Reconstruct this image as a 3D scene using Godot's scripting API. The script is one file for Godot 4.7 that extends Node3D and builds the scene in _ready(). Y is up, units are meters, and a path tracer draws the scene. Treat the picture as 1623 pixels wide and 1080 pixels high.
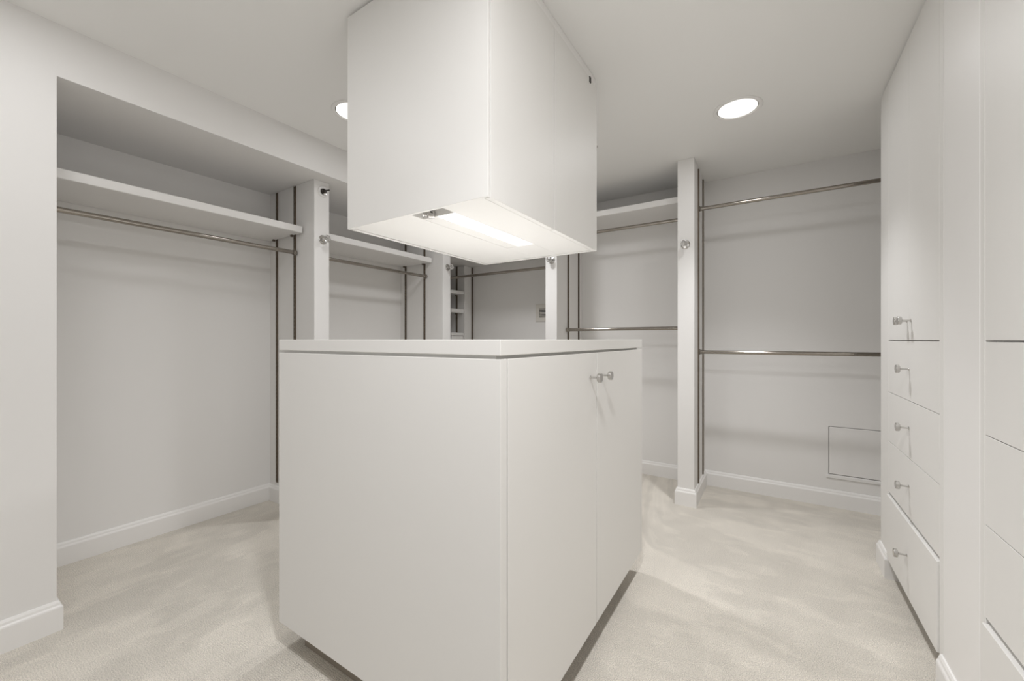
extends Node3D
# A walk-in dressing room: white built-in closets, an island cabinet and a ceiling-hung cabinet.
# x to the right, y up, z towards the viewer; metres. The lens stands at (0, 1.10, 0), level, turned 32.7 degrees left.

const CEIL := 2.30
const WL := -2.28      # room face of the left wall, its pier and header
const NI := -2.915     # back of the left closet niche
const WB := -3.385     # back wall
const FR := -2.39      # front of the dividers on the left
const FB := -2.883     # front of the dividers on the back wall
const CAB := 0.45      # face of the tall cabinets on the right
const HEAD := 2.10     # underside of the left header

var M := {}
var used := {}

func _ready() -> void:
	# ---------------------------------------------------------------- camera
	var cam := Camera3D.new()
	cam.name = "camera"
	cam.projection = Camera3D.PROJECTION_FRUSTUM
	cam.keep_aspect = Camera3D.KEEP_HEIGHT
	cam.near = 0.05
	cam.far = 60.0
	cam.size = 0.05 * 1080.0 / 641.4
	cam.frustum_offset = Vector2(0.0, -0.05 * 1.2 / 641.4)
	cam.position = Vector3(0.0, 1.10, 0.0)
	cam.rotation_degrees = Vector3(0.0, 32.73, 0.0)
	add_child(cam)
	cam.current = true
	# ---------------------------------------------------------------- surroundings, exposure
	var we := WorldEnvironment.new()
	we.name = "surroundings"
	var env := Environment.new()
	env.background_mode = Environment.BG_COLOR
	env.background_color = Color(0.985, 0.99, 1.0)      # even sky, set to light the room through an unseen doorway behind
	env.background_energy_multiplier = 0.44
	env.tonemap_mode = Environment.TONE_MAPPER_LINEAR
	env.tonemap_exposure = 1.2
	env.sdfgi_enabled = true
	env.ssao_enabled = true
	env.ssil_enabled = true
	we.environment = env
	add_child(we)
	# ---------------------------------------------------------------- lights: ceiling cans (place, energy, cone)
	make_materials()
	var warm := Color(0.988, 0.99, 1.0)
	# place, energy of the wide glow of the lens, energy and half angle of the beam, label
	var cans := [
		[Vector3(-0.151, CEIL, -2.398), 0.18, 0.92, 48.0, "round recessed ceiling light over the right aisle, its white lens in full view"],
		[Vector3(-1.852, CEIL, -1.346), 0.05, 0.16, 58.0, "round recessed ceiling light half hidden behind the hanging cabinet"],
		[Vector3(-0.151, CEIL, -0.30), 1.24, 0.65, 60.0, "unseen round ceiling light above the viewer, placed to light the right cabinets and pier"],  # out of view, placed to light the right cabinets and the pier
		[Vector3(-1.62, CEIL, -2.24), 0.44, 0.62, 58.0, "round recessed ceiling light in the back left corner, hidden behind the hanging cabinet"],
		[Vector3(-1.72, CEIL, -0.15), 0.27, 0.03, 58.0, "unseen round ceiling light over the left aisle, placed to light the niche and pier"],  # out of view, placed to brighten the left niche and pier
	]
	for c in cans:
		ceiling_can(c[0], c[4])
		var s := SpotLight3D.new()
		s.name = "ceiling_light_beam"
		s.position = c[0] + Vector3(0, -0.06, 0)
		s.rotation_degrees = Vector3(-90, 0, 0)
		s.spot_angle = c[3]
		s.spot_angle_attenuation = 0.8
		s.spot_range = 12.0
		s.spot_attenuation = 2.0
		s.light_color = warm
		s.light_energy = c[2]
		s.light_size = 0.05
		s.shadow_enabled = true
		add_child(s, true)
		var g := AreaLight3D.new()
		g.name = "ceiling_light_glow"
		g.position = c[0] + Vector3(0, -0.007, 0)
		g.rotation_degrees = Vector3(-90, 0, 0)
		g.area_size = Vector2(0.16, 0.16)
		g.area_range = 12.0
		g.light_color = warm
		g.light_energy = c[1]
		g.shadow_enabled = true
		add_child(g, true)

	room()
	dividers()
	hanging()
	shelf_tower()
	wall_bits()
	island()
	hung_cabinet(warm)
	var first := tall_cabinet("tall white cabinet with four knobbed drawers below doors, beside the right hanging bay", 0.152)
	first.position = Vector3(CAB + 0.0185, 0, -2.657)
	var second := tall_cabinet("nearest tall white cabinet, cut off by the right edge of the photo", 0.031)
	second.position = Vector3(CAB + 0.0185, 0, -1.527)

# ==================================================================== materials
func mat(albedo: Color, rough: float, metal := 0.0, spec := 0.5) -> StandardMaterial3D:
	var m := StandardMaterial3D.new()
	m.albedo_color = albedo
	m.roughness = rough
	m.metallic = metal
	m.metallic_specular = spec
	return m

func make_materials() -> void:
	# wall paint: a faint roller texture
	var fn := FastNoiseLite.new()
	fn.seed = 5
	fn.frequency = 0.05
	fn.fractal_octaves = 3
	var nt := NoiseTexture2D.new()
	nt.width = 256
	nt.height = 256
	nt.seamless = true
	nt.noise = fn
	nt.as_normal_map = true
	nt.bump_strength = 1.0
	for k in ["wall", "ceiling"]:
		var w := mat(Color8(235, 233, 230) if k == "wall" else Color8(244, 243, 240), 0.75)
		w.normal_enabled = true
		w.normal_texture = nt
		w.normal_scale = 0.05
		w.uv1_triplanar = true
		w.uv1_world_triplanar = true
		w.uv1_scale = Vector3(4, 4, 4)
		M[k] = w
	M.trim = mat(Color8(241, 239, 236), 0.38)
	M.cabinet = mat(Color8(233, 231, 227), 0.48)
	M.counter = mat(Color8(233, 231, 227), 0.35)
	M.shelf = mat(Color8(235, 233, 230), 0.45)
	M.gap_shade = mat(Color8(96, 92, 86), 0.8)
	M.chrome = mat(Color8(200, 198, 195), 0.14, 1.0)
	M.rod = mat(Color8(160, 154, 146), 0.13, 1.0)
	M.bronze = mat(Color8(112, 101, 88), 0.45, 0.75)
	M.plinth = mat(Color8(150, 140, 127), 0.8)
	M.slot = mat(Color8(40, 36, 31), 0.8)
	M.dark = mat(Color8(52, 48, 44), 0.4, 0.6)
	M.vent = mat(Color8(220, 216, 208), 0.45)
	var g := mat(Color(1, 1, 1, 0.02), 0.02)
	g.refraction_enabled = true
	g.refraction_scale = 0.052
	g.transparency = BaseMaterial3D.TRANSPARENCY_ALPHA
	M.glass = g
	var l := mat(Color8(250, 248, 244), 0.5)
	l.emission_enabled = true
	l.emission = Color(1.0, 0.985, 0.955)
	l.emission_energy_multiplier = 1.05
	M.lens = l
	M.carpet = carpet()

func carpet() -> StandardMaterial3D:
	# loop pile in fine ribs along x: 448 px for 0.224 m
	var n := 448
	var fa := FastNoiseLite.new()
	fa.seed = 11
	fa.frequency = 0.11
	fa.fractal_octaves = 2
	var fb := FastNoiseLite.new()
	fb.seed = 23
	fb.frequency = 0.02
	var a := fa.get_seamless_image(n, n).get_data()
	var b := fb.get_seamless_image(n, n).get_data()
	var col := PackedByteArray()
	col.resize(n * n * 3)
	var hgt := PackedByteArray()
	hgt.resize(n * n)
	for y in n:
		for x in n:
			var i := y * n + x
			var na := a[i] / 255.0 - 0.5
			var nb := b[i] / 255.0 - 0.5
			var row := (y + 9.0 * nb + 6.0 * na) / 14.0
			var rib := 0.5 - 0.5 * cos(TAU * row)
			var lp := 0.5 - 0.5 * cos(TAU * (x / 11.2 + 0.5 * floorf(row) + 1.6 * nb + 0.8 * na))
			var h := clampf(0.24 * rib + 0.20 * lp + 1.05 * na + 0.28, 0.0, 1.0)
			hgt[i] = int(255 * h)
			var v := 0.91 + 0.09 * h + 0.20 * na
			col[i * 3] = int(clampf(243 * v, 0, 255))
			col[i * 3 + 1] = int(clampf(236 * v, 0, 255))
			col[i * 3 + 2] = int(clampf(224 * v, 0, 255))
	# where feet and a vacuum cleaner have laid the pile over: patches with one soft and one crisp side
	var k := 640
	var p1 := FastNoiseLite.new()
	p1.seed = 4
	p1.frequency = 1.0
	p1.fractal_octaves = 3
	p1.fractal_gain = 0.4
	var p2 := FastNoiseLite.new()
	p2.seed = 9
	p2.frequency = 1.0
	p2.fractal_octaves = 2
	var nap := PackedByteArray()
	nap.resize(k * k * 3)
	for y in k:
		for x in k:
			var wx := -3.0 + 5.0 * x / k
			var wz := -3.6 + 5.6 * y / k
			var s := smoothstep(-1.1, -0.5, wx)          # strokes run along z left of the island, along x right of it
			var q := p1.get_noise_2d(wx * lerpf(2.0, 0.8, s), wz * lerpf(0.8, 2.0, s))
			var r := p2.get_noise_2d(wx * 5.0 + 7.0, wz * 5.0)
			var u := p1.get_noise_2d(wx * lerpf(9.0, 3.2, s) + 31.0, wz * lerpf(3.2, 9.0, s))
			var t := 0.55 * smoothstep(-0.25, 0.20, q + 0.25 * r) + 0.30 * smoothstep(-0.03, 0.02, q) + 0.45 * smoothstep(0.27, 0.33, u) + 0.35 * r - 0.15
			var v := clampf(0.945 + 0.055 * t, 0.0, 1.0)
			var o := (y * k + x) * 3
			nap[o] = int(255 * v)
			nap[o + 1] = int(255 * v)
			nap[o + 2] = int(255 * v)
	var m := mat(Color.WHITE, 0.95, 0.0, 0.2)
	m.albedo_texture = ImageTexture.create_from_image(Image.create_from_data(n, n, false, Image.FORMAT_RGB8, col))
	m.heightmap_enabled = true
	m.heightmap_scale = 0.2
	m.heightmap_texture = ImageTexture.create_from_image(Image.create_from_data(n, n, false, Image.FORMAT_L8, hgt))
	m.uv1_scale = Vector3(5.0 / 0.224, 5.6 / 0.224, 1)
	m.detail_enabled = true
	m.detail_blend_mode = BaseMaterial3D.BLEND_MODE_MUL
	m.detail_uv_layer = BaseMaterial3D.DETAIL_UV_2
	m.detail_albedo = ImageTexture.create_from_image(Image.create_from_data(k, k, false, Image.FORMAT_RGB8, nap))
	m.rim_enabled = true
	m.rim = 0.2
	return m

# ==================================================================== shape helpers
func st() -> SurfaceTool:
	var s := SurfaceTool.new()
	s.begin(Mesh.PRIMITIVE_TRIANGLES)
	return s

func tri(s: SurfaceTool, a: Vector3, b: Vector3, c: Vector3, out: Vector3) -> void:
	var n := (b - a).cross(c - a)
	if n.length_squared() < 1e-18:
		return
	var flip := n.dot(out) > 0.0
	n = n.normalized() * (1.0 if flip else -1.0)
	for p in ([a, c, b] if flip else [a, b, c]):
		s.set_normal(n)
		s.set_uv(Vector2(p.x + p.z, p.y))
		s.add_vertex(p)

func quad(s: SurfaceTool, a: Vector3, b: Vector3, c: Vector3, d: Vector3, out: Vector3) -> void:
	tri(s, a, b, c, out)
	tri(s, a, c, d, out)

# a box between two corners with chamfered edges
func box(s: SurfaceTool, p: Vector3, q: Vector3, b := 0.0015) -> void:
	var lo := Vector3(minf(p.x, q.x), minf(p.y, q.y), minf(p.z, q.z))
	var hi := Vector3(maxf(p.x, q.x), maxf(p.y, q.y), maxf(p.z, q.z))
	var c := (lo + hi) / 2.0
	var h := (hi - lo) / 2.0
	b = minf(b, 0.45 * minf(h.x, minf(h.y, h.z)))
	var e := h - Vector3(b, b, b)
	var pt := func(sx: float, sy: float, sz: float, axis: int) -> Vector3:
		var v := Vector3(sx * e.x, sy * e.y, sz * e.z)
		v[axis] = [sx, sy, sz][axis] * h[axis]
		return c + v
	for ax in 3:
		var u := (ax + 1) % 3
		var w := (ax + 2) % 3
		for sg in [-1.0, 1.0]:
			var k := []
			for uv in [[-1.0, -1.0], [1.0, -1.0], [1.0, 1.0], [-1.0, 1.0]]:
				var g := [0.0, 0.0, 0.0]
				g[ax] = sg
				g[u] = uv[0]
				g[w] = uv[1]
				k.append(pt.call(g[0], g[1], g[2], ax))
			var o := Vector3.ZERO
			o[ax] = sg
			quad(s, k[0], k[1], k[2], k[3], o)
		if b > 0.0:
			for s1 in [-1.0, 1.0]:
				for s2 in [-1.0, 1.0]:
					var g1 := [0.0, 0.0, 0.0]
					var g2 := [0.0, 0.0, 0.0]
					g1[ax] = -1.0
					g2[ax] = 1.0
					g1[u] = s1
					g2[u] = s1
					g1[w] = s2
					g2[w] = s2
					var o2 := Vector3.ZERO
					o2[u] = s1
					o2[w] = s2
					quad(s, pt.call(g1[0], g1[1], g1[2], u), pt.call(g2[0], g2[1], g2[2], u), pt.call(g2[0], g2[1], g2[2], w), pt.call(g1[0], g1[1], g1[2], w), o2)
	if b > 0.0:
		for sx in [-1.0, 1.0]:
			for sy in [-1.0, 1.0]:
				for sz in [-1.0, 1.0]:
					tri(s, pt.call(sx, sy, sz, 0), pt.call(sx, sy, sz, 1), pt.call(sx, sy, sz, 2), Vector3(sx, sy, sz))

# a turned shape: profile of (radius, height along the axis), axis from "at" along "along"
func turned(s: SurfaceTool, at: Vector3, along: Vector3, profile: Array, sides := 24, smooth := true) -> void:
	var w := along.normalized()
	var u := w.cross(Vector3.UP if absf(w.y) < 0.9 else Vector3.RIGHT).normalized()
	var v := w.cross(u)
	for i in profile.size() - 1:
		var a: Vector2 = profile[i]
		var b: Vector2 = profile[i + 1]
		var d := b - a
		var rn := Vector2(d.y, -d.x).normalized()        # outward normal in (radius, height)
		for k in sides:
			var t0 := TAU * k / sides
			var t1 := TAU * (k + 1) / sides
			var e0 := u * cos(t0) + v * sin(t0)
			var e1 := u * cos(t1) + v * sin(t1)
			var p := [at + e0 * a.x + w * a.y, at + e1 * a.x + w * a.y, at + e1 * b.x + w * b.y, at + e0 * b.x + w * b.y]
			var n := [e0 * rn.x + w * rn.y, e1 * rn.x + w * rn.y, e1 * rn.x + w * rn.y, e0 * rn.x + w * rn.y]
			for f in [[0, 1, 2], [0, 2, 3]]:
				var fn: Vector3 = (p[f[1]] - p[f[0]]).cross(p[f[2]] - p[f[0]])
				if fn.length_squared() < 1e-20:
					continue
				var mid: Vector3 = n[f[0]] + n[f[1]] + n[f[2]]
				var order: Array = [f[0], f[2], f[1]] if fn.dot(mid) > 0.0 else f
				var flat := fn.normalized() * (1.0 if fn.dot(mid) > 0.0 else -1.0)
				for j in order:
					s.set_normal(n[j] if smooth else flat)
					s.set_uv(Vector2(float(j), 0.0))
					s.add_vertex(p[j])

func commit(s: SurfaceTool, called: String, material: Material, parent: Node) -> MeshInstance3D:
	var o := MeshInstance3D.new()
	o.name = called
	o.mesh = s.commit()
	o.material_override = null
	o.mesh.surface_set_material(0, material)
	if parent == self:
		o.name = numbered(called)
	parent.add_child(o, true)
	return o

func boxed(called: String, p: Vector3, q: Vector3, material: Material, parent: Node, b := 0.0015) -> MeshInstance3D:
	var s := st()
	box(s, p, q, b)
	return commit(s, called, material, parent)

func numbered(called: String) -> String:
	var k: int = used.get(called, 0)
	used[called] = k + 1
	return called if k == 0 else "%s_%03d" % [called, k]

func thing(called: String, label: String, category: String, group := "") -> Node3D:
	var o := Node3D.new()
	o.name = numbered(called)
	add_child(o)
	o.set_meta("label", label)
	o.set_meta("category", category)
	if group != "":
		o.set_meta("group", group)
	return o

func structure(o: Node, label: String, category: String) -> void:
	o.set_meta("kind", "structure")
	o.set_meta("label", label)
	o.set_meta("category", category)

# a moulding swept along a path on the floor plan, mitred; its face lies to the side "side" (+1 left, -1 right) of the walk
func moulding(s: SurfaceTool, path: Array, side: float, profile: Array) -> void:
	var rings := []
	for i in path.size():
		var d0: Vector2 = (path[i] - path[i - 1]).normalized() if i > 0 else (path[1] - path[0]).normalized()
		var d1: Vector2 = (path[i + 1] - path[i]).normalized() if i < path.size() - 1 else d0
		var n0 := Vector2(d0.y, -d0.x) * side
		var n1 := Vector2(d1.y, -d1.x) * side
		var mitre := (n0 + n1) / (1.0 + n0.dot(n1))
		var ring := []
		for pr in profile:
			var w: Vector2 = path[i] + mitre * pr.x
			ring.append(Vector3(w.x, pr.y, w.y))
		rings.append(ring)
	for i in path.size() - 1:
		var dd: Vector2 = (path[i + 1] - path[i]).normalized()
		var nn := Vector2(dd.y, -dd.x) * side
		for j in profile.size() - 1:
			var pd: Vector2 = profile[j + 1] - profile[j]
			var on := Vector2(pd.y, -pd.x)
			quad(s, rings[i][j], rings[i + 1][j], rings[i + 1][j + 1], rings[i][j + 1], Vector3(nn.x * on.x, on.y, nn.y * on.x))
	for e in [0, path.size() - 1]:
		var d: Vector2 = (path[0] - path[1]) if e == 0 else (path[e] - path[e - 1])
		for j in range(1, profile.size() - 1):
			tri(s, rings[e][0], rings[e][j], rings[e][j + 1], Vector3(d.x, 0, d.y))

# ==================================================================== the room
func room() -> void:
	# floor: carpet
	var s := st()
	var c := [Vector3(-3.0, 0, -3.6), Vector3(2.0, 0, -3.6), Vector3(2.0, 0, 2.0), Vector3(-3.0, 0, 2.0)]
	for k in [0, 1, 2, 0, 2, 3]:
		var p: Vector3 = c[k]
		s.set_normal(Vector3.UP)
		var uv := Vector2((p.x + 3.0) / 5.0, (p.z + 3.6) / 5.6)
		s.set_uv(uv)
		s.set_uv2(uv)
		s.set_tangent(Plane(1, 0, 0, 1))
		s.add_vertex(p)
	quad(s, c[0] - Vector3(0, 0.1, 0), c[1] - Vector3(0, 0.1, 0), c[2] - Vector3(0, 0.1, 0), c[3] - Vector3(0, 0.1, 0), Vector3.DOWN)
	structure(commit(s, "floor", M.carpet, self), "beige loop-pile carpet with brushed patches over the whole floor", "floor")
	structure(boxed("ceiling", Vector3(-3.0, CEIL, -3.55), Vector3(1.35, CEIL + 0.12, 1.9), M.ceiling, self, 0.0), "smooth white ceiling with round recessed lights", "ceiling")
	# left wall: pier, header over the closets, back of the niche
	s = st()
	box(s, Vector3(-3.02, 0, -0.357), Vector3(WL, CEIL, 1.9), 0.0)
	box(s, Vector3(-3.02, HEAD, -0.357), Vector3(WL, CEIL, -3.55), 0.0)
	box(s, Vector3(-3.02, 0, -0.357), Vector3(NI, HEAD + 0.01, -3.55), 0.0)
	structure(commit(s, "wall_left", M.wall, self), "white left wall with a pier and a header framing the deep open closet", "wall")
	# back wall, with the opening of the access panel left free
	var ax0 := 0.314
	var ax1 := 0.70
	s = st()
	box(s, Vector3(NI, 0, WB), Vector3(ax0, CEIL, WB - 0.15), 0.0)
	box(s, Vector3(ax1, 0, WB), Vector3(1.2, CEIL, WB - 0.15), 0.0)
	box(s, Vector3(ax0, 0, WB), Vector3(ax1, 0.212, WB - 0.15), 0.0)
	box(s, Vector3(ax0, 0.529, WB), Vector3(ax1, CEIL, WB - 0.15), 0.0)
	box(s, Vector3(ax0, 0.212, WB - 0.03), Vector3(ax1, 0.529, WB - 0.15), 0.0)
	structure(commit(s, "wall_back", M.wall, self), "white back wall behind the open hanging bays", "wall")
	# right wall: flat filler between the cabinets, and the wall behind and beyond them
	s = st()
	box(s, Vector3(1.08, 0, WB), Vector3(1.25, CEIL, 1.9), 0.0)
	box(s, Vector3(CAB, 0, -1.789), Vector3(1.08, CEIL, -1.529), 0.002)
	box(s, Vector3(CAB, 0, -0.716), Vector3(1.08, CEIL, 1.9), 0.002)
	structure(commit(s, "wall_right", M.trim, self), "flat white filler panel between the two tall cabinets", "wall")
	s = st()  # unseen wall; its wide opening is placed to light the island front
	box(s, Vector3(-3.02, 0, 1.75), Vector3(-2.0, CEIL, 1.9), 0.002)
	box(s, Vector3(0.2, 0, 1.75), Vector3(1.25, CEIL, 1.9), 0.002)
	box(s, Vector3(-2.0, 2.1, 1.75), Vector3(0.2, CEIL, 1.9), 0.002)
	structure(commit(s, "wall_front_unseen", M.wall, self), "unseen white wall behind the viewer, its wide doorway placed to let daylight in", "wall")
	# baseboards
	var prof := [Vector2(0.0, 0.0), Vector2(0.015, 0.0), Vector2(0.015, 0.086), Vector2(0.0135, 0.091), Vector2(0.010, 0.096), Vector2(0.0085, 0.104), Vector2(0.005, 0.111), Vector2(0.0, 0.112)]
	s = st()
	moulding(s, [Vector2(WL, 1.75), Vector2(WL, -0.357), Vector2(NI, -0.357), Vector2(NI, -1.449)], -1.0, prof)
	moulding(s, [Vector2(NI, -1.55), Vector2(NI, -2.616)], -1.0, prof)
	structure(commit(s, "baseboard_left", M.trim, self), "white moulded baseboard round the left pier and along the niche", "baseboard")
	s = st()
	moulding(s, [Vector2(-2.67, WB), Vector2(-1.534, WB)], -1.0, prof)
	moulding(s, [Vector2(-1.432, WB), Vector2(-0.534, WB)], -1.0, prof)
	moulding(s, [Vector2(-0.43, WB), Vector2(1.08, WB)], -1.0, prof)
	structure(commit(s, "baseboard_back", M.trim, self), "white moulded baseboard along the back wall", "baseboard")
	s = st()
	moulding(s, [Vector2(CAB, -1.80), Vector2(CAB, -1.516)], -1.0, prof)
	moulding(s, [Vector2(CAB, -0.712), Vector2(CAB, 1.75)], -1.0, prof)
	structure(commit(s, "baseboard_right", M.trim, self), "white moulded baseboard at the foot of the filler panel", "baseboard")

# a round recessed light: trim ring and flat lens
func ceiling_can(at: Vector3, label: String) -> void:
	var t := thing("ceiling_light", label, "ceiling light", "recessed ceiling lights")
	t.position = at
	var s := st()
	turned(s, Vector3.ZERO, Vector3.DOWN, [Vector2(0.113, 0.0), Vector2(0.113, 0.004), Vector2(0.110, 0.0065), Vector2(0.101, 0.0065), Vector2(0.0955, 0.005), Vector2(0.0945, 0.0)], 48)
	commit(s, "trim_ring", M.trim, t)
	s = st()
	turned(s, Vector3.ZERO, Vector3.DOWN, [Vector2(0.0945, 0.0), Vector2(0.0945, 0.0012), Vector2(0.0905, 0.0012)], 48)
	commit(s, "gap_shade_ring", M.gap_shade, t)  # dark grey ring painted in for the shade between lens and trim
	s = st()
	turned(s, Vector3.ZERO, Vector3.DOWN, [Vector2(0.0905, 0.0), Vector2(0.0905, 0.002), Vector2(0.089, 0.003), Vector2(0.0, 0.0032)], 48)
	commit(s, "lens", M.lens, t)

# a slotted steel standard screwed upright on a panel: rails and rungs over a dark channel; "out" is the panel's normal
func standard(parent: Node, foot: Vector3, top: float, out: Vector3, along: Vector3) -> void:
	var s := st()
	for k in [-1.0, 1.0]:
		var a: Vector3 = foot + along * (k * 0.0062)
		box(s, a - along * 0.0025, Vector3(a.x, top, a.z) + along * 0.0025 + out * 0.008, 0.0006)
	var y := foot.y
	while y < top - 0.01:
		box(s, Vector3(foot.x, y, foot.z) - along * 0.0055, Vector3(foot.x, y + 0.011, foot.z) + along * 0.0055 + out * 0.0072, 0.0)
		y += 0.0254
	var o := commit(s, "shelf_standard", M.bronze, parent)
	o.set_meta("label", "dark slotted metal shelf standard")
	boxed("slot_channel", foot - along * 0.0055, Vector3(foot.x, top, foot.z) + along * 0.0055 + out * 0.0012, M.slot, o, 0.0)

func crystal_knob(parent: Node, at: Vector3, out: Vector3) -> void:
	var s := st()
	turned(s, at, out, [Vector2(0.0, 0.0), Vector2(0.029, 0.0), Vector2(0.029, 0.003), Vector2(0.025, 0.007), Vector2(0.012, 0.011), Vector2(0.008, 0.016), Vector2(0.008, 0.030), Vector2(0.014, 0.033), Vector2(0.0, 0.0335)], 24)
	var o := commit(s, "clothes_knob", M.chrome, parent)
	o.set_meta("label", "cut-glass knob on a round chrome rosette")
	s = st()
	turned(s, at, out, [Vector2(0.0, 0.034), Vector2(0.013, 0.034), Vector2(0.0235, 0.043), Vector2(0.0235, 0.050), Vector2(0.016, 0.059), Vector2(0.007, 0.062), Vector2(0.0, 0.0625)], 10, false)
	commit(s, "glass_head", M.glass, o)

func dividers() -> void:
	var prof := [Vector2(0.0, 0.0), Vector2(0.015, 0.0), Vector2(0.015, 0.086), Vector2(0.0135, 0.091), Vector2(0.010, 0.096), Vector2(0.0085, 0.104), Vector2(0.005, 0.111), Vector2(0.0, 0.112)]
	var labels := [
		"white left-wall closet divider with two hooks on its edge, the upper one broken",
		"white left-wall closet divider with a crystal knob, in front of the small corner shelves",
		"white back-wall closet divider next to the small vent, a crystal knob on its edge",
		"white back-wall closet divider by the right aisle, visible from baseboard to ceiling",
	]
	# on the left wall: z of the near and far face
	var zs := [[-1.449, -1.55], [-2.616, -2.712]]
	for i in 2:
		var t := thing("closet_divider", labels[i], "divider", "closet dividers")
		boxed("panel", Vector3(NI, 0, zs[i][0]), Vector3(FR, HEAD, zs[i][1]), M.wall, t, 0.002)
		var s := st()
		var z1: float = zs[i][0]
		var z2: float = zs[i][1]
		moulding(s, [Vector2(NI, z1), Vector2(FR, z1), Vector2(FR, z2), Vector2(NI if i == 0 else -2.69, z2)], -1.0, prof)
		commit(s, "baseboard", M.trim, t)
		for x in ([-2.822, -2.602] if i == 0 else [-2.846, -2.606]):
			standard(t, Vector3(x, 0.135, z1), HEAD - 0.006, Vector3.BACK, Vector3.RIGHT)
		if i == 1:
			boxed("return_panel", Vector3(NI, 0, z2 - 0.001), Vector3(-2.69, 1.864, -3.056), M.wall, t, 0.001)
		crystal_knob(t, Vector3(FR, 1.733, z1 - 0.058), Vector3.RIGHT)
		if i == 0:
			# the broken hook above: pale round plate, dark hole and a bent metal stub
			s = st()
			turned(s, Vector3(FR, 2.036, z1 - 0.058), Vector3.RIGHT, [Vector2(0.034, 0.0), Vector2(0.034, 0.007), Vector2(0.032, 0.009), Vector2(0.024, 0.007), Vector2(0.019, 0.003)], 28)
			var o := commit(s, "hook_plate", M.trim, t)
			o.set_meta("label", "pale round plate of a broken hook")
			s = st()
			turned(s, Vector3(FR, 2.036, z1 - 0.060), Vector3.RIGHT, [Vector2(0.019, 0.003), Vector2(0.017, 0.010), Vector2(0.010, 0.013), Vector2(0.009, 0.024), Vector2(0.0, 0.025)], 20)
			turned(s, Vector3(FR + 0.018, 2.040, z1 - 0.060), Vector3(0.5, 0.35, -0.9), [Vector2(0.0, 0.0), Vector2(0.0045, 0.0), Vector2(0.0045, 0.028), Vector2(0.0, 0.030)], 12)
			commit(s, "hook_stub", M.dark, o)
			s = st()
			turned(s, Vector3(FR, 2.022, z1 - 0.064), Vector3.RIGHT, [Vector2(0.011, 0.003), Vector2(0.011, 0.014), Vector2(0.007, 0.017), Vector2(0.0, 0.0175)], 18)
			commit(s, "hook_collar", M.chrome, o)
	# on the back wall: x of the left and right face
	var xs := [[-1.534, -1.432], [-0.534, -0.43]]
	for i in 2:
		var t := thing("closet_divider", labels[i + 2], "divider", "closet dividers")
		var x1: float = xs[i][0]
		var x2: float = xs[i][1]
		boxed("panel", Vector3(x1, 0, WB), Vector3(x2, CEIL, FB), M.wall, t, 0.002)
		var s := st()
		moulding(s, [Vector2(x1, WB), Vector2(x1, FB), Vector2(x2, FB), Vector2(x2, WB)], -1.0, prof)
		commit(s, "baseboard", M.trim, t)
		for z in ([-3.09, -3.305] if i == 0 else [-3.04, -3.258]):
			standard(t, Vector3(x2, 0.113, z), 2.275, Vector3.RIGHT, Vector3.BACK)
		crystal_knob(t, Vector3(x1 + (0.058 if i == 0 else 0.050), 1.733, FB), Vector3.BACK)

# ==================================================================== rods and shelves
func rod(a: Vector3, b: Vector3, label: String) -> void:
	var t := thing("closet_rod", label, "rod", "chrome closet rods")
	t.position = a
	var d := b - a
	var w := d.normalized()
	var s := st()
	turned(s, w * 0.004, w, [Vector2(0.0, 0.0), Vector2(0.0125, 0.0), Vector2(0.0125, d.length() - 0.008), Vector2(0.0, d.length() - 0.008)], 24)
	commit(s, "tube", M.rod, t)
	for e in [Vector3.ZERO, d]:
		s = st()
		turned(s, e, w if e == Vector3.ZERO else -w, [Vector2(0.0, 0.0), Vector2(0.019, 0.0), Vector2(0.019, 0.004), Vector2(0.0155, 0.006), Vector2(0.0155, 0.018), Vector2(0.0125, 0.0185)], 24)
		commit(s, "end_cup", M.rod, t)

func shelf(lo: Vector3, hi: Vector3, label: String, brackets: Array, along: Vector3, group := "closet shelves") -> void:
	var t := thing("closet_shelf", label, "shelf", group)
	var c := Vector3((lo.x + hi.x) / 2, lo.y, (lo.z + hi.z) / 2)
	t.position = c
	boxed("board", lo - c, hi - c, M.shelf, t, 0.0025)
	for b in brackets:
		var p: Vector3 = (b as Vector3) - c
		boxed("bracket", p - Vector3(0.007, 0.012, 0.007) - along * 0.012, p + Vector3(0.007, 0, 0.007) + along * 0.012, M.bronze, t, 0.001)

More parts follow.
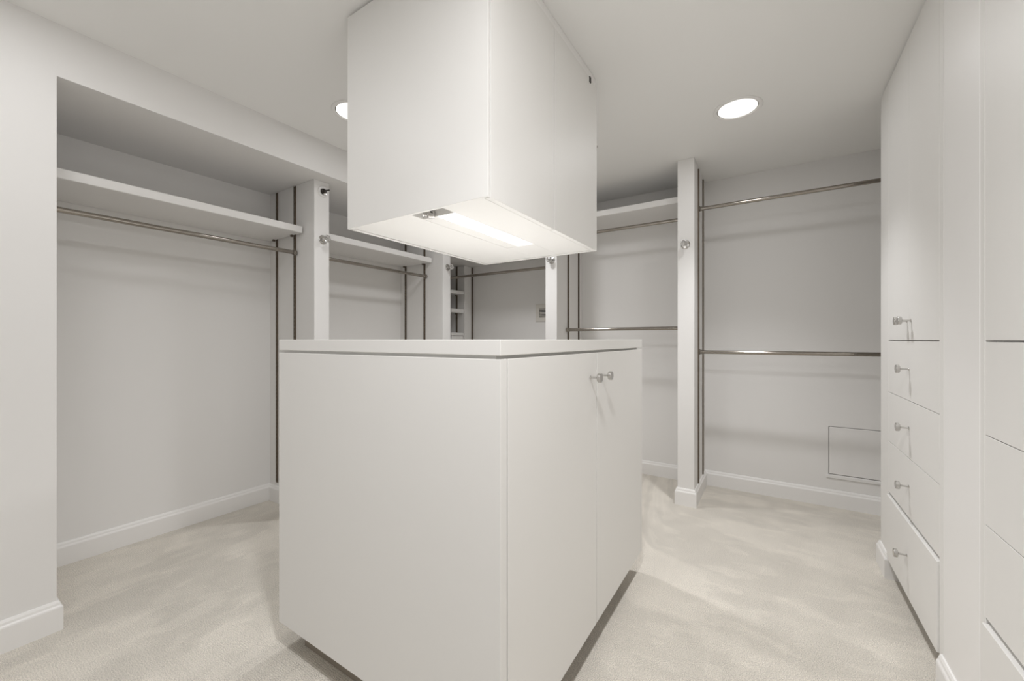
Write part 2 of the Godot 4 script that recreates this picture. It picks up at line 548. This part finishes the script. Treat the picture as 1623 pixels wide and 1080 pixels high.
func hanging() -> void:
	rod(Vector3(-2.585, 1.661, -0.357), Vector3(-2.585, 1.661, -1.441), "long chrome rod under the shelf of the near left closet bay")
	rod(Vector3(-2.585, 1.661, -1.55), Vector3(-2.585, 1.661, -2.608), "chrome rod under the shelf of the second left bay, behind the island")
	rod(Vector3(-2.688, 1.709, -3.03), Vector3(-1.534, 1.709, -3.03), "dark-looking chrome rod across the corner alcove under the hanging cabinet")
	rod(Vector3(-1.424, 1.953, -3.06), Vector3(-0.534, 1.953, -3.06), "upper chrome rod under the shelf of the middle back bay")
	rod(Vector3(-1.424, 1.182, -3.06), Vector3(-0.534, 1.182, -3.06), "lower chrome rod of the middle back bay, just above the island top")
	rod(Vector3(-0.422, 2.004, -3.055), Vector3(1.08, 2.004, -3.055), "upper chrome rod of the right back bay, high above the access panel")
	rod(Vector3(-0.422, 1.016, -3.055), Vector3(1.08, 1.016, -3.055), "lower chrome rod of the right back bay, above the access panel")
	shelf(Vector3(NI, 1.775, -1.437), Vector3(-2.498, 1.817, -0.360), "long white shelf above the rod of the near left closet bay",
		[Vector3(-2.822, 1.775, -1.425), Vector3(-2.602, 1.775, -1.425), Vector3(-2.822, 1.775, -0.372), Vector3(-2.602, 1.775, -0.372)], Vector3.ZERO)
	shelf(Vector3(NI, 1.775, -2.604), Vector3(-2.510, 1.817, -1.553), "white shelf of the second left bay, running behind the hanging cabinet's corner",
		[Vector3(-2.846, 1.775, -2.592), Vector3(-2.606, 1.775, -2.592), Vector3(-2.846, 1.775, -1.565), Vector3(-2.606, 1.775, -1.565)], Vector3.ZERO)
	shelf(Vector3(-1.420, 2.052, WB), Vector3(-0.537, 2.096, -2.99), "deep white shelf high in the middle back bay, near the ceiling",
		[Vector3(-1.408, 2.052, -3.09), Vector3(-1.408, 2.052, -3.305), Vector3(-0.549, 2.052, -3.09), Vector3(-0.549, 2.052, -3.305)], Vector3.ZERO)
	shelf(Vector3(-2.90, 1.868, WB), Vector3(-1.537, 1.906, -2.76), "wide white shelf over the dim corner alcove, seen from below", [], Vector3.ZERO)

# ==================================================================== the little shelves in the corner
func shelf_tower() -> void:
	var fx := -2.672
	var t := thing("corner_panel", "narrow white upright panel in the far left corner, a dark standard on its edge", "panel")
	t.position = Vector3(-2.79, 0, -3.32)
	boxed("panel", Vector3(-2.912, 0, -3.252) - t.position, Vector3(fx, 1.866, WB) - t.position, M.shelf, t)
	standard(t, Vector3(-2.775, 1.175, -3.252) - t.position, 1.862, Vector3.BACK, Vector3.RIGHT)
	standard(t, Vector3(fx, 0.12, -3.372) - t.position, 1.862, Vector3.RIGHT, Vector3.BACK)
	t = thing("drawer_unit", "white drawer unit under the short shelves in the far left corner", "drawers")
	t.position = Vector3(-2.79, 0, -3.153)
	boxed("plinth", Vector3(-2.90, 0, -3.062) - t.position, Vector3(fx - 0.03, 0.05, -3.245) - t.position, M.shelf, t)
	for k in 5:
		boxed("drawer", Vector3(-2.90, 0.053 + 0.218 * k, -3.062) - t.position, Vector3(fx - 0.010, 0.266 + 0.218 * k, -3.245) - t.position, M.shelf, t)
	var ys := [[1.566, 1.600, "topmost of the short white shelves in the corner tower"], [1.376, 1.412, "middle short white shelf in the corner tower"], [1.1435, 1.172, "lowest short white shelf in the corner tower, lying on the drawers"]]
	for y in ys:
		shelf(Vector3(-2.908, y[0], -3.247), Vector3(fx - 0.006, y[1], -3.058), y[2], [] if y[0] < 1.2 else [Vector3(-2.775, y[0], -3.236)], Vector3.ZERO, "short shelves in the corner tower")

func wall_bits() -> void:
	# vent grille on the back wall of the alcove
	var t := thing("wall_vent", "small white louvred vent on the wall of the corner alcove", "vent")
	t.position = Vector3(-1.775, 1.274, WB)
	var s := st()
	box(s, Vector3(-0.127, 0, 0), Vector3(0.127, 0.038, 0.009), 0.002)
	box(s, Vector3(-0.127, 0.126, 0), Vector3(0.127, 0.164, 0.009), 0.002)
	box(s, Vector3(-0.127, 0.036, 0), Vector3(-0.090, 0.128, 0.009), 0.002)
	box(s, Vector3(0.090, 0.036, 0), Vector3(0.127, 0.128, 0.009), 0.002)
	commit(s, "frame", M.vent, t)
	boxed("dark_duct_sheet", Vector3(-0.092, 0.036, 0), Vector3(0.092, 0.128, 0.001), M.slot, t, 0.0)  # thin dark sheet standing for the unlit depth behind the louvres
	for k in 7:
		s = st()
		var y := 0.0415 + 0.0128 * k
		var a := [Vector3(-0.091, y + 0.006, 0.0012), Vector3(-0.091, y + 0.0075, 0.0022), Vector3(-0.091, y + 0.0015, 0.008), Vector3(-0.091, y, 0.007)]
		for i in 4:
			var p: Vector3 = a[i]
			var q: Vector3 = a[(i + 1) % 4]
			quad(s, p, q, q + Vector3(0.182, 0, 0), p + Vector3(0.182, 0, 0), Vector3(0, (p.y + q.y) / 2 - y - 0.00375, (p.z + q.z) / 2 - 0.0046))
		commit(s, "louvre", M.vent, t)
	# access panel low on the back wall
	t = thing("access_panel", "flat white access hatch low on the back wall of the right bay", "panel")
	t.position = Vector3(0.507, 0.2, WB)
	boxed("panel", Vector3(-0.1895, 0.0155, -0.012), Vector3(0.1895, 0.3255, 0.0015), M.wall, t, 0.002)
	boxed("sill", Vector3(-0.206, -0.011, 0), Vector3(0.206, 0.009, 0.007), M.wall, t, 0.002)

# ==================================================================== island
# a pull knob: thin stem, thick flat disc
func pull_knob(parent: Node, at: Vector3, out: Vector3) -> void:
	var s := st()
	turned(s, at, out, [Vector2(0.0, 0.0), Vector2(0.0055, 0.0), Vector2(0.0055, 0.002), Vector2(0.0036, 0.004), Vector2(0.0036, 0.022), Vector2(0.006, 0.0265), Vector2(0.0135, 0.0275), Vector2(0.0155, 0.029), Vector2(0.0160, 0.031), Vector2(0.0160, 0.0385), Vector2(0.0150, 0.040), Vector2(0.0, 0.040)], 28)
	var o := commit(s, "knob", M.chrome, parent)
	o.set_meta("label", "round brushed chrome knob")

func island() -> void:
	var x0 := -1.470
	var x1 := -0.520
	var z0 := -0.760     # near end
	var z1 := -1.950
	var yb := 0.101
	var yt := 1.055
	var t := thing("island_cabinet", "large white island cabinet in the room's middle, two knobbed doors on its right side", "cabinet")
	t.position = Vector3((x0 + x1) / 2, 0, (z0 + z1) / 2)
	var o := t.position
	boxed("end_panel", Vector3(x0, yb, z0) - o, Vector3(x1, yt, z0 - 0.027) - o, M.cabinet, t, 0.0008)
	boxed("back_panel", Vector3(x0, yb, z1) - o, Vector3(x1, yt, z1 + 0.02) - o, M.cabinet, t, 0.0008)
	boxed("carcass", Vector3(x0 + 0.07, yb, z0 - 0.0275) - o, Vector3(x1 - 0.07, yt - 0.004, z1 + 0.0205) - o, M.cabinet, t, 0.0)
	boxed("plinth", Vector3(x0 + 0.055, 0, z0 - 0.062) - o, Vector3(x1 - 0.055, yb + 0.001, z1 + 0.062) - o, M.plinth, t, 0.0)
	boxed("sub_top", Vector3(x0 + 0.012, yt - 0.004, z0 - 0.012) - o, Vector3(x1 - 0.021, 1.0635, z1 + 0.012) - o, M.cabinet, t, 0.0)
	var mid := -1.3625
	for sx in [1.0, -1.0]:
		var xf: float = x1 if sx > 0 else x0
		for k in 2:
			var za: float = (z0 - 0.0318) if k == 0 else (mid - 0.0022)
			var zb: float = (mid + 0.0022) if k == 0 else (z1 + 0.0225)
			var d := boxed("door", Vector3(xf - sx * 0.02, yb, za) - o, Vector3(xf, yt, zb) - o, M.cabinet, t, 0.0006)
			pull_knob(d, Vector3(xf, 0.972, mid + (0.062 if k == 0 else -0.045)) - o, Vector3(sx, 0, 0))
	var c := thing("countertop", "plain white slab countertop lying on the island at eye level", "countertop")
	c.position = Vector3(o.x, 1.0635, o.z)
	boxed("slab", Vector3(x0 - o.x, 0, z0 - o.z), Vector3(x1 - o.x, 0.0368, z1 - o.z), M.counter, c, 0.0012)

# ==================================================================== the cabinet that hangs from the ceiling, and its lamp
func hung_cabinet(warm: Color) -> void:
	var x0 := -1.318
	var x1 := -0.678
	var z0 := -0.928
	var z1 := -1.775
	var yb := 1.508
	var yt := 2.259
	var t := thing("hanging_cabinet", "white cabinet hung from the ceiling over the island, doors on its sides", "cabinet")
	t.position = Vector3((x0 + x1) / 2, yb, (z0 + z1) / 2)
	var o := t.position
	var sx0 := -1.0      # slot for the lamp in the underside
	var sx1 := -0.862
	var sz0 := -0.9385
	var sz1 := -1.512
	boxed("end_panel", Vector3(x0, yb, z0) - o, Vector3(x1, 2.289, z0 - 0.010) - o, M.cabinet, t, 0.0006)
	boxed("back_panel", Vector3(x0 + 0.021, yb, z1) - o, Vector3(x1 - 0.021, yt, z1 + 0.019) - o, M.cabinet, t, 0.0006)
	# carcass: underside round the slot, and the box above it
	var s := st()
	var bx0 := x0 + 0.0235
	var bx1 := x1 - 0.0235
	var bz0 := z0 - 0.0102
	var bz1 := z1 + 0.0215
	var yu := yb + 0.002
	box(s, Vector3(bx0, yu, bz0) - o, Vector3(sx0, yb + 0.06, bz1) - o, 0.001)
	box(s, Vector3(sx1, yu, bz0) - o, Vector3(bx1, yb + 0.06, bz1) - o, 0.001)
	box(s, Vector3(sx0, yu, bz0) - o, Vector3(sx1, yb + 0.06, sz0) - o, 0.0)
	box(s, Vector3(sx0, yu, sz1) - o, Vector3(sx1, yb + 0.06, bz1) - o, 0.0)
	box(s, Vector3(bx0 + 0.05, yb + 0.06, bz0) - o, Vector3(bx1 - 0.05, yt, bz1) - o, 0.0)
	commit(s, "carcass", M.cabinet, t)
	s = st()
	box(s, Vector3(x0 + 0.006, yt + 0.006, z0 - 0.0105) - o, Vector3(x1 - 0.005, CEIL, z1 + 0.004) - o, 0.001)
	commit(s, "ceiling_trim", M.trim, t)
	var mid := -1.345
	for side in [1.0, -1.0]:
		var xf: float = x1 if side > 0 else x0
		for k in 2:
			var za: float = (z0 - 0.0142) if k == 0 else (mid - 0.0022)
			var zb: float = (mid + 0.0022) if k == 0 else z1
			boxed("door", Vector3(xf - side * 0.019, yb, za) - o, Vector3(xf, yt, zb) - o, M.cabinet, t, 0.0006)
	# small dark catch at the top of the far right door, and a clear bumper at the back edge
	s = st()
	box(s, Vector3(x1 - 0.004, yt - 0.022, z1 + 0.075) - o, Vector3(x1 + 0.004, yt + 0.004, z1 + 0.090) - o, 0.002)
	commit(s, "door_catch", M.dark, t)
	s = st()
	turned(s, Vector3(x1 - 0.004, 1.990, z1) - o, Vector3(0, 0, -1), [Vector2(0.0, 0.0), Vector2(0.006, 0.0), Vector2(0.007, 0.004), Vector2(0.004, 0.010), Vector2(0.0, 0.011)], 12)
	commit(s, "door_bumper", M.chrome, t)
	# the strip lamp in the slot
	var l := thing("strip_light", "glowing strip lamp in the hanging cabinet's underside, its socket bare at one end", "strip light")
	l.position = Vector3((sx0 + sx1) / 2, yb + 0.06, (sz0 + sz1) / 2)
	var p := l.position
	s = st()
	box(s, Vector3(sx0 + 0.001, yb + 0.045, sz0 - 0.001) - p, Vector3(sx1 - 0.001, yb + 0.059, sz1 + 0.001) - p, 0.0)
	box(s, Vector3(sx0 + 0.001, yb + 0.003, -1.001) - p, Vector3(-0.944, yb + 0.046, sz1 + 0.001) - p, 0.001)
	box(s, Vector3(sx0 + 0.001, yb + 0.003, -0.998) - p, Vector3(sx1 - 0.001, yb + 0.046, -1.0005) - p, 0.0)
	commit(s, "housing", M.cabinet, l)
	boxed("lamp_lens", Vector3(-0.943, yb + 0.004, -1.001) - p, Vector3(sx1 - 0.002, yb + 0.040, sz1 + 0.002) - p, M.lens, l, 0.001)
	s = st()
	turned(s, Vector3(-0.955, yb + 0.009, -0.985) - p, Vector3(-0.75, 0.1, 0.55), [Vector2(0.0, -0.014), Vector2(0.012, -0.014), Vector2(0.0145, -0.010), Vector2(0.0145, 0.004), Vector2(0.010, 0.010), Vector2(0.009, 0.020), Vector2(0.012, 0.024), Vector2(0.0, 0.027)], 20)
	commit(s, "lamp_socket", M.chrome, l)
	s = st()
	turned(s, Vector3(-0.945, yb + 0.015, -0.974) - p, Vector3(1, 0.0, 0.30), [Vector2(0.0, 0.0), Vector2(0.0028, 0.0), Vector2(0.0028, 0.075), Vector2(0.0, 0.076)], 10)
	commit(s, "cord", M.dark, l)
	var a := AreaLight3D.new()
	a.name = "strip_light_glow"
	a.position = Vector3(-0.903, yb + 0.0005, -1.25)
	a.rotation_degrees = Vector3(-90, 0, 0)
	a.area_size = Vector2(0.076, 0.51)
	a.light_color = warm
	a.light_energy = 0.36
	a.area_range = 8.0
	a.shadow_enabled = true
	add_child(a)

# ==================================================================== tall cabinets, built at the origin: face on x = 0, running from z = 0 (far end) towards the viewer
func tall_cabinet(label: String, d0: float) -> Node3D:
	var t := thing("tall_cabinet", label, "cabinet", "tall white cabinets")
	var d1: float = d0 + (0.676 if d0 > 0.1 else 0.74)     # doors and drawers stand between d0 and d1
	var L := d1 + 0.038
	var dep := 0.62
	var s := st()
	box(s, Vector3(0.002, 0.085, 0.01), Vector3(dep, 2.295, L - 0.01), 0.0)
	commit(s, "carcass", M.cabinet, t)
	boxed("toe_kick", Vector3(0.06, 0, d0 - 0.01), Vector3(0.08, 0.085, L), M.plinth, t, 0.0)
	s = st()
	box(s, Vector3(-0.0185, 0.0, 0.0), Vector3(dep, 2.288, d0 - 0.002), 0.002)
	commit(s, "side_stile", M.cabinet, t)
	boxed("near_stile", Vector3(-0.0185, 0.09, d1 + 0.002), Vector3(dep, 2.288, L), M.cabinet, t, 0.0008)
	boxed("top_strip", Vector3(-0.012, 2.286, 0.004), Vector3(dep, CEIL, L), M.trim, t, 0.001)
	var prof := [Vector2(0.0, 0.0), Vector2(0.015, 0.0), Vector2(0.015, 0.086), Vector2(0.0135, 0.091), Vector2(0.010, 0.096), Vector2(0.0085, 0.104), Vector2(0.005, 0.111), Vector2(0.0, 0.112)]
	s = st()
	if d0 > 0.1:
		moulding(s, [Vector2(0.3, 0.0), Vector2(-0.0185, 0.0), Vector2(-0.0185, d0 - 0.004), Vector2(0.05, d0 - 0.004)], -1.0, prof)
		commit(s, "baseboard", M.trim, t)
	var mid := (d0 + d1) / 2.0
	for k in 2:
		var a: float = d0 if k == 0 else mid + 0.0005
		var b: float = mid - 0.0005 if k == 0 else d1
		var d := boxed("door", Vector3(-0.0185, 1.0985, a), Vector3(0.001, 2.284, b), M.cabinet, t, 0.0006)
		pull_knob(d, Vector3(-0.0185, 1.175, mid + (-0.027 if k == 0 else 0.027)), Vector3.LEFT)
	var ys := [1.0945, 0.860, 0.635, 0.4025, 0.095]
	for k in 4:
		var proud: float = 0.006 if k == 3 else 0.0
		var d := boxed("drawer", Vector3(-0.0185 - proud, ys[k + 1] + 0.0022, d0), Vector3(0.001 - proud, ys[k] - (0.0135 if k == 3 else 0.0), d1), M.cabinet, t, 0.0006)
		pull_knob(d, Vector3(-0.0185 - proud, (ys[k] + ys[k + 1]) / 2.0 + 0.008, mid), Vector3.LEFT)
	return t
